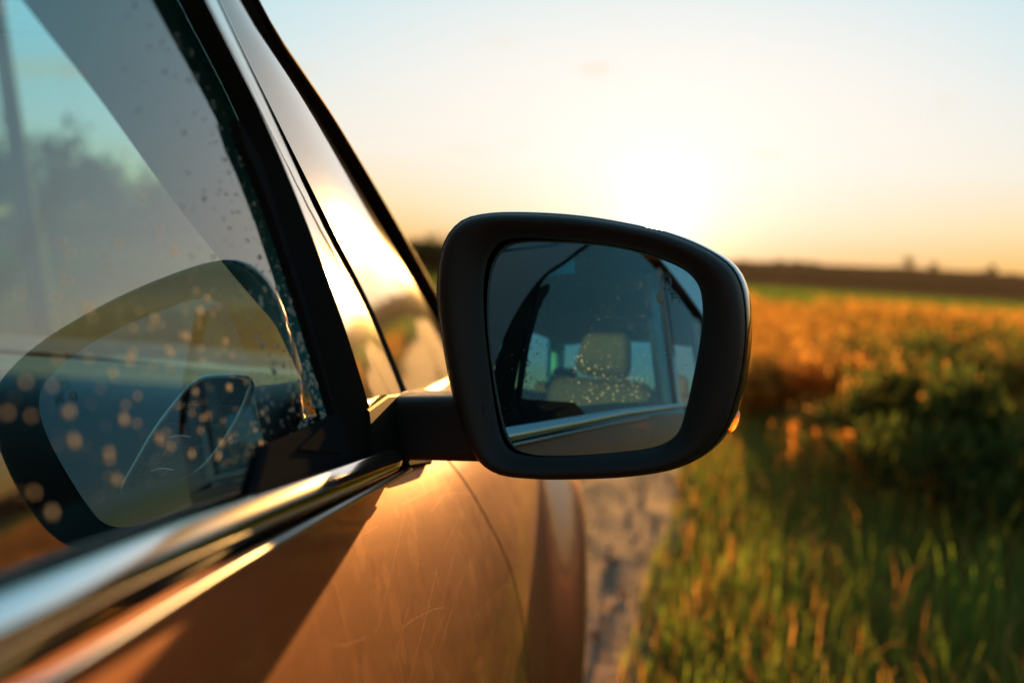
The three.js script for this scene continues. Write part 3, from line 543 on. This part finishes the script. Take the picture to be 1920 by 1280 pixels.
{
  const tone = (r, g, b, v) => { const k = rnd(1 - v, 1 + v); return col(r * k * rnd(0.85, 1.15), g * k, b * k * rnd(0.8, 1.2)); };
  const near = [], mid = [], straw = [];
  const dense = (x, z) => 0.5 + 0.9 * fbm(x * 0.5, 3, z * 0.5, 3);
  for (let i = 0; i < 46000; i++) {                                  // verge and near meadow
    const z = -1.2 - 10 * rnd() ** 1.2, off = rnd() ** 1.5 * 5.5, x = edgeX(z) - 0.02 + off, far = sst(0, 0.9, off);
    if (rnd() > dense(x, z) + 0.15) continue;
    const h = rnd(0.05, 0.16) + far * rnd(0.06, 0.34), dry = rnd() < 0.24;
    near.push([x, groundY(x, z) - 0.01, z, rnd(0, 6.3), rnd(-0.45, 0.55), rnd(0.004, 0.010), h, dry ? tone(0.46, 0.24, 0.07, 0.3) : tone(0.14, 0.20, 0.035, 0.35)]);
  }
  for (let i = 0; i < 5000; i++) {                                   // verge on the other side and behind
    const z = rnd(-30, 8), x = -3.2 - rnd() ** 1.5 * 9;
    near.push([x, groundY(x, z) - 0.01, z, rnd(0, 6.3), rnd(-0.3, 0.3), rnd(0.006, 0.014), rnd(0.15, 0.5), tone(0.14, 0.15, 0.04, 0.35)]);
  }
  for (let i = 0; i < 9000; i++) {                                   // beside and behind the camera
    const z = rnd(-2, 12), x = 0.6 + rnd() ** 1.3 * 9;
    near.push([x, groundY(x, z) - 0.01, z, rnd(0, 6.3), rnd(-0.3, 0.3), rnd(0.006, 0.014), rnd(0.12, 0.4), tone(0.13, 0.16, 0.04, 0.35)]);
  }
  scatter('meadow_grass', bladeGeo(0.7), P.blade, near);
  for (let i = 0; i < 95000; i++) {
    const r = 8 + 32 * rnd() ** 1.3, a = rad(rnd(-8, 50)), x = r * Math.sin(a), z = -r * Math.cos(a);
    if (x < edgeX(z) + 0.25 || rnd() > dense(x * 0.4, z * 0.4) + 0.3) continue;
    const s = fbm(x * 0.22 + 9, 5, z * 0.22, 3);
    if (s > 0.0 && rnd() < 0.7) straw.push([x, groundY(x, z), z, rnd(0, 6.3), rnd(-0.15, 0.2), rnd(1.1, 2.0), 0.28 + 0.42 * rnd() ** 1.6, tone(0.76, 0.39, 0.075, 0.25)]);
    else mid.push([x, groundY(x, z), z, rnd(0, 6.3), rnd(-0.3, 0.3), rnd(0.010, 0.018), rnd(0.15, 0.4), tone(0.34, 0.21, 0.03, 0.4)]);
  }
  for (let i = 0; i < 2600; i++) { const z = -3.2 - 7 * rnd(), x = edgeX(z) + 0.5 + rnd() * 5; if (fbm(x * 0.5, 5, z * 0.5, 3) < -0.02) continue; straw.push([x, groundY(x, z), z, rnd(0, 6.3), rnd(-0.2, 0.2), rnd(0.8, 1.3), rnd(0.28, 0.5), tone(0.78, 0.36, 0.06, 0.2)]); }
  scatter('meadow_undergrowth', bladeGeo(0.8), P.blade, mid);
  scatter('dry_seeding_grass', strawGeo(), P.straw, straw);
  const crop = [];
  for (let i = 0; i < 30000; i++) { const r = 36 + 56 * rnd(), a = rad(rnd(-20, 40)), x = r * Math.sin(a), z = -r * Math.cos(a); if (Math.abs(x + 1.5) < 2.2) continue; crop.push([x, groundY(x, z), z, rnd(0, 6.3), rnd(-0.3, 0.3), rnd(0.05, 0.09), rnd(0.3, 0.55), tone(0.09, 0.15, 0.03, 0.3)]); }
  scatter('green_crop', bladeGeo(0.6, 3), P.blade, crop);
}
// leafy weed bushes in the meadow
function leafGeo(l, w) { const s = new THREE.Shape(); s.moveTo(0, 0); s.quadraticCurveTo(w, l * 0.4, 0, l); s.quadraticCurveTo(-w, l * 0.4, 0, 0); const g = new THREE.ShapeGeometry(s, 3); return g; }
function bush(label, x, z, r, h, leaves, mat, heads) {
  const b = thing('weed_bush', label, 'bush', 'weed bushes in the meadow'); b.position.set(x, groundY(x, z), z);
  const lf = [], hd = [], base = leafGeo(0.09, 0.03), m = new THREE.Matrix4(), q = new THREE.Quaternion();
  const tips = [];
  for (let i = 0; i < 16; i++) { const a = rnd(0, 6.3), k = rnd(0.15, 1), t = V(Math.cos(a) * r * k, h * (1 - 0.55 * k * k) * rnd(0.75, 1.05), Math.sin(a) * r * k); tips.push(t); part(b, 'stem', tube([V(t.x * 0.12, 0, t.z * 0.12), V(t.x * 0.45, t.y * 0.55, t.z * 0.45), t], 0.006, 8, 5), P.stem); }
  for (let i = 0; i < leaves; i++) {
    const t = tips[(rnd() * tips.length) | 0], k = 0.25 + 0.75 * Math.sqrt(rnd()), s = rnd(0.6, 1.5);
    q.setFromEuler(new THREE.Euler(rnd(-1.4, 1.4), rnd(0, 6.3), rnd(-0.6, 0.6)));
    m.compose(V(t.x * k + rnd(-0.13, 0.13) * r * 1.3, Math.max(0.02, t.y * k + rnd(-0.1, 0.1)), t.z * k + rnd(-0.13, 0.13) * r * 1.3), q, V(s, s, s));
    lf.push(base.clone().applyMatrix4(m));
  }
  part(b, 'foliage', mergeGeometries(lf), mat);
  if (heads) {
    const hb = leafGeo(0.035, 0.012);
    for (const t of tips) for (let i = 0; i < heads; i++) { q.setFromEuler(new THREE.Euler(rnd(-1.2, 1.2), rnd(0, 6.3), rnd(-1, 1))); const s = rnd(0.7, 1.4); m.compose(V(t.x + rnd(-0.14, 0.14), t.y + rnd(-0.12, 0.1), t.z + rnd(-0.14, 0.14)), q, V(s, s, s)); hd.push(hb.clone().applyMatrix4(m)); }
    part(b, 'flower_tops', mergeGeometries(hd), P.head, 'dry orange flower heads').userData.kind = 'stuff';
  }
  return b;
}
for (const [px, py, r, h, n, mat, heads, label] of [
  [1860, 1010, 0.62, 0.66, 1500, P.leaf, 0, 'large dark leafy weed bush behind the tall grass blades'],
  [1700, 930, 0.42, 0.60, 900, P.leaf, 26, 'dark weed bush topped with dry orange flower heads'],
  [1600, 890, 0.30, 0.46, 450, P.leafB, 22, 'low weed bush with orange flower heads beside the verge grass'],
  [1720, 800, 0.75, 0.62, 1100, P.leaf, 0, 'wide dark weed bush standing between the dry seeding grass'],
  [1590, 790, 0.45, 0.48, 700, P.leaf, 12, 'small dark weed bush at the edge of the dry grass'],
  [1880, 800, 0.80, 0.72, 1000, P.leafB, 8, 'tall loose weed bush beside the widest dark bush'],
  [1555, 660, 1.0, 0.62, 600, P.leaf, 0, 'lone dark bush far out in the orange dry grass'],
  [1660, 745, 0.70, 0.60, 900, P.leafB, 10, 'mid green weed bush behind the wide dark one'],
  [1830, 752, 0.85, 0.62, 1000, P.leaf, 0, 'dense dark weed bush between the tall loose bush and the dry grass'],
  [1520, 715, 0.60, 0.45, 600, P.leaf, 0, 'low spreading dark bush in the dry grass'],
  [1440, 800, 0.30, 0.36, 400, P.leafB, 0, 'little green weed bush near the track'],
  [1800, 705, 1.4, 0.75, 700, P.leaf, 0, 'distant broad dark bush before the green field'],
]) { const p = ground(px, py); bush(label, p.x, p.z, r * 1.3, h * 1.15, (n * 1.3) | 0, mat, heads); }
// tall single clumps of broad grass close by
[[1850, 1262, 'tall broad bright grass clump in front of the large dark bush'], [1768, 1225, 'bright grass clump with two long blades before the dark weed bush'], [1560, 1190, 'broad grass clump standing out of the verge grass'], [1655, 1255, 'low broad grass clump at the foot of the tall clump'], [1905, 1190, 'narrow upright grass clump beside the large dark bush'], [1440, 1130, 'short grass clump near the dirt track']].forEach(([px, py, label], k) => {
  const p = ground(px, py), c = thing('grass_clump', label, 'grass', 'broad grass clumps in the meadow'); c.position.set(p.x, groundY(p.x, p.z), p.z);
  const g = [bladeGeo(0.25, 7, 0.004), bladeGeo(0.5, 7, 0.004), bladeGeo(0.85, 7, 0.004)];
  for (let i = 0; i < 14; i++) {
    const o = part(c, 'blade', g[(rnd() * 3) | 0], P.tall), h = rnd(0.2, 0.55) * [1.15, 1.0, 0.75, 0.65, 1.0, 0.6][k];
    o.position.set(rnd(-0.16, 0.16), 0, rnd(-0.16, 0.16)); o.rotation.set(rnd(-0.1, 0.22), rnd(0, 6.3), 0, 'YXZ'); o.scale.set(rnd(0.008, 0.015), h, h);
  }
});
// trees: trunk, limbs, crown of leaf clumps
function tree(label, group, x, z, y, h, r, n, size, lean = 0) {
  const t = thing('field_tree', label, 'tree', group); t.position.set(x, y, z);
  const tr = (k) => V(lean * h * k * k * 0.4 + 0.03 * h * Math.sin(k * 5 + x), h * k, 0.02 * h * Math.sin(k * 4 + z));
  const rings = []; for (let i = 0; i <= 8; i++) { const k = i / 8 * 0.9, c = tr(k), w = h * 0.03 * (1 - 0.8 * k); rings.push(Array.from({ length: 9 }, (_, j) => V(c.x + w * Math.cos(j / 9 * 6.283), c.y, c.z + w * Math.sin(j / 9 * 6.283)))); }
  part(t, 'trunk', loft(rings), P.bark);
  const tips = [];
  for (let i = 0; i < 14; i++) {
    const k = rnd(0.25, 0.85), b = tr(k), a = rnd(0, 6.3), l = r * rnd(0.5, 1) * (1.15 - 0.6 * k), e = V(b.x + Math.cos(a) * l, b.y + l * rnd(0.2, 0.7), b.z + Math.sin(a) * l);
    part(t, 'limb', tube([b, b.clone().lerp(e, 0.5).add(V(0, -0.04 * h, 0)), e], h * 0.007, 6, 5), P.bark); tips.push(e, b.clone().lerp(e, 0.6));
  }
  tips.push(tr(0.97), tr(0.85));
  const lf = [], base = leafGeo(size, size * 0.35), m = new THREE.Matrix4(), q = new THREE.Quaternion();
  for (let i = 0; i < n; i++) { const c = tips[(rnd() * tips.length) | 0], d = V(rnd(-1, 1), rnd(-1, 1), rnd(-1, 1)).multiplyScalar(r * 0.33); q.setFromEuler(new THREE.Euler(rnd(0, 6.3), rnd(0, 6.3), rnd(0, 6.3))); const s = rnd(0.6, 1.4); m.compose(V(c.x + d.x, Math.max(0.05, c.y + d.y), c.z + d.z), q, V(s, s, s)); lf.push(base.clone().applyMatrix4(m)); }
  part(t, 'crown', mergeGeometries(lf), P.tree);
}
function leaningPole() {
  const t = thing('leaning_pole', 'bare dark pole leaning out of the trees beyond the windscreen', 'pole'), p0 = byPixel(92, 12);
  t.position.set(p0.x, groundY(p0.x, p0.z) - 0.05, p0.z);
  part(t, 'shaft', new THREE.LatheGeometry([[0, 0], [0.12, 0], [0.115, 0.4], [0.10, 2.5], [0.085, 4.6], [0.07, 4.66], [0, 4.66]].map(([r, y]) => new THREE.Vector2(r, y)), 14).rotateZ(0.30).rotateY(-0.5), P.bark);
  part(t, 'bracket', rbox(0.5, 0.06, 0.06, 0.01, -1.2, 4.2, 0.5, 0, -0.5, 0.30), P.bark);
}
const byPixel = (px, d) => { const q = ray(px, 500); const k = d / Math.hypot(q.x, q.z); return V(EYE.x + q.x * k, 0, EYE.z + q.z * k); };
for (const [px, d, h, r, label] of [
  [-60, 44, 5.4, 2.2, 'tall tree at the far end of the row beyond the windscreen'], [35, 46, 4.6, 1.9, 'leafy tree second in the row beyond the windscreen'], [118, 43, 5.3, 1.8, 'narrow pointed tree in the row beyond the windscreen'], [200, 47, 4.4, 2.0, 'round tree in the row beyond the windscreen'],
  [285, 45, 3.9, 1.9, 'low round tree beside the narrow pointed one beyond the windscreen'], [370, 48, 3.4, 1.9, 'bushy low tree in the middle of the row beyond the windscreen'], [455, 46, 3.2, 1.8, 'small tree behind the window frame'], [545, 47, 3.0, 1.8, 'small tree hidden mostly by the front pillar'], [640, 48, 2.9, 1.8, 'shrubby tree behind the front pillar'], [735, 46, 1.6, 1.3, 'shrubby tree showing beside the windscreen moulding'], [800, 50, 1.6, 1.4, 'shrubby tree between the windscreen moulding and the mirror'], [860, 52, 1.5, 1.3, 'low shrubby tree behind the mirror'],
]) { const p = byPixel(px, d); tree(label, 'trees along the left side of the track', p.x, p.z, groundY(p.x, p.z) - 0.02, h, r, 1500, 0.34); }
for (const [px, h, label] of [[1704, 5.6, 'tallest lone tree on the far crest'], [1752, 3.6, 'low round tree beside the tallest one on the far crest'], [1862, 4.0, 'separate round tree on the far crest']]) { const p = byPixel(px, 440); tree(label, 'trees on the far crest', p.x, p.z, 6.2, h, h * 0.42, 700, 0.9); }
{
  const list = [], g = new THREE.IcosahedronGeometry(1, 1), p = g.attributes.position;
  for (let i = 0; i < p.count; i++) { const k = 1 + 0.35 * nz.noise(p.getX(i) * 2.3, p.getY(i) * 2.3, p.getZ(i) * 2.3); p.setXYZ(i, p.getX(i) * k, p.getY(i) * k, p.getZ(i) * k); }
  g.computeVertexNormals();
  for (let i = 0; i < 1400; i++) { const a = rad(rnd(-140, 140)), r = rnd(425, 470), s = 0.6 + 2.2 * Math.max(0, 0.35 + fbm(a * 14, 4, 2, 3)) * rnd(0.5, 1.2); list.push([r * Math.sin(a), 6.4 + rnd(-0.5, 0.5), -r * Math.cos(a), rnd(0, 6.3), rnd(-0.3, 0.3), s * 1.6, s, col(0.05, 0.05, 0.025)]); }
  scatter('far_wood', g, new THREE.MeshPhysicalMaterial({ color: 0xffffff, roughness: 1, specularIntensity: 0 }), list);
}
leaningPole();
scene.fog = new THREE.FogExp2(new THREE.Color().setRGB(1, 0.82, 0.62), 0.00016);

renderer.render(scene, camera);
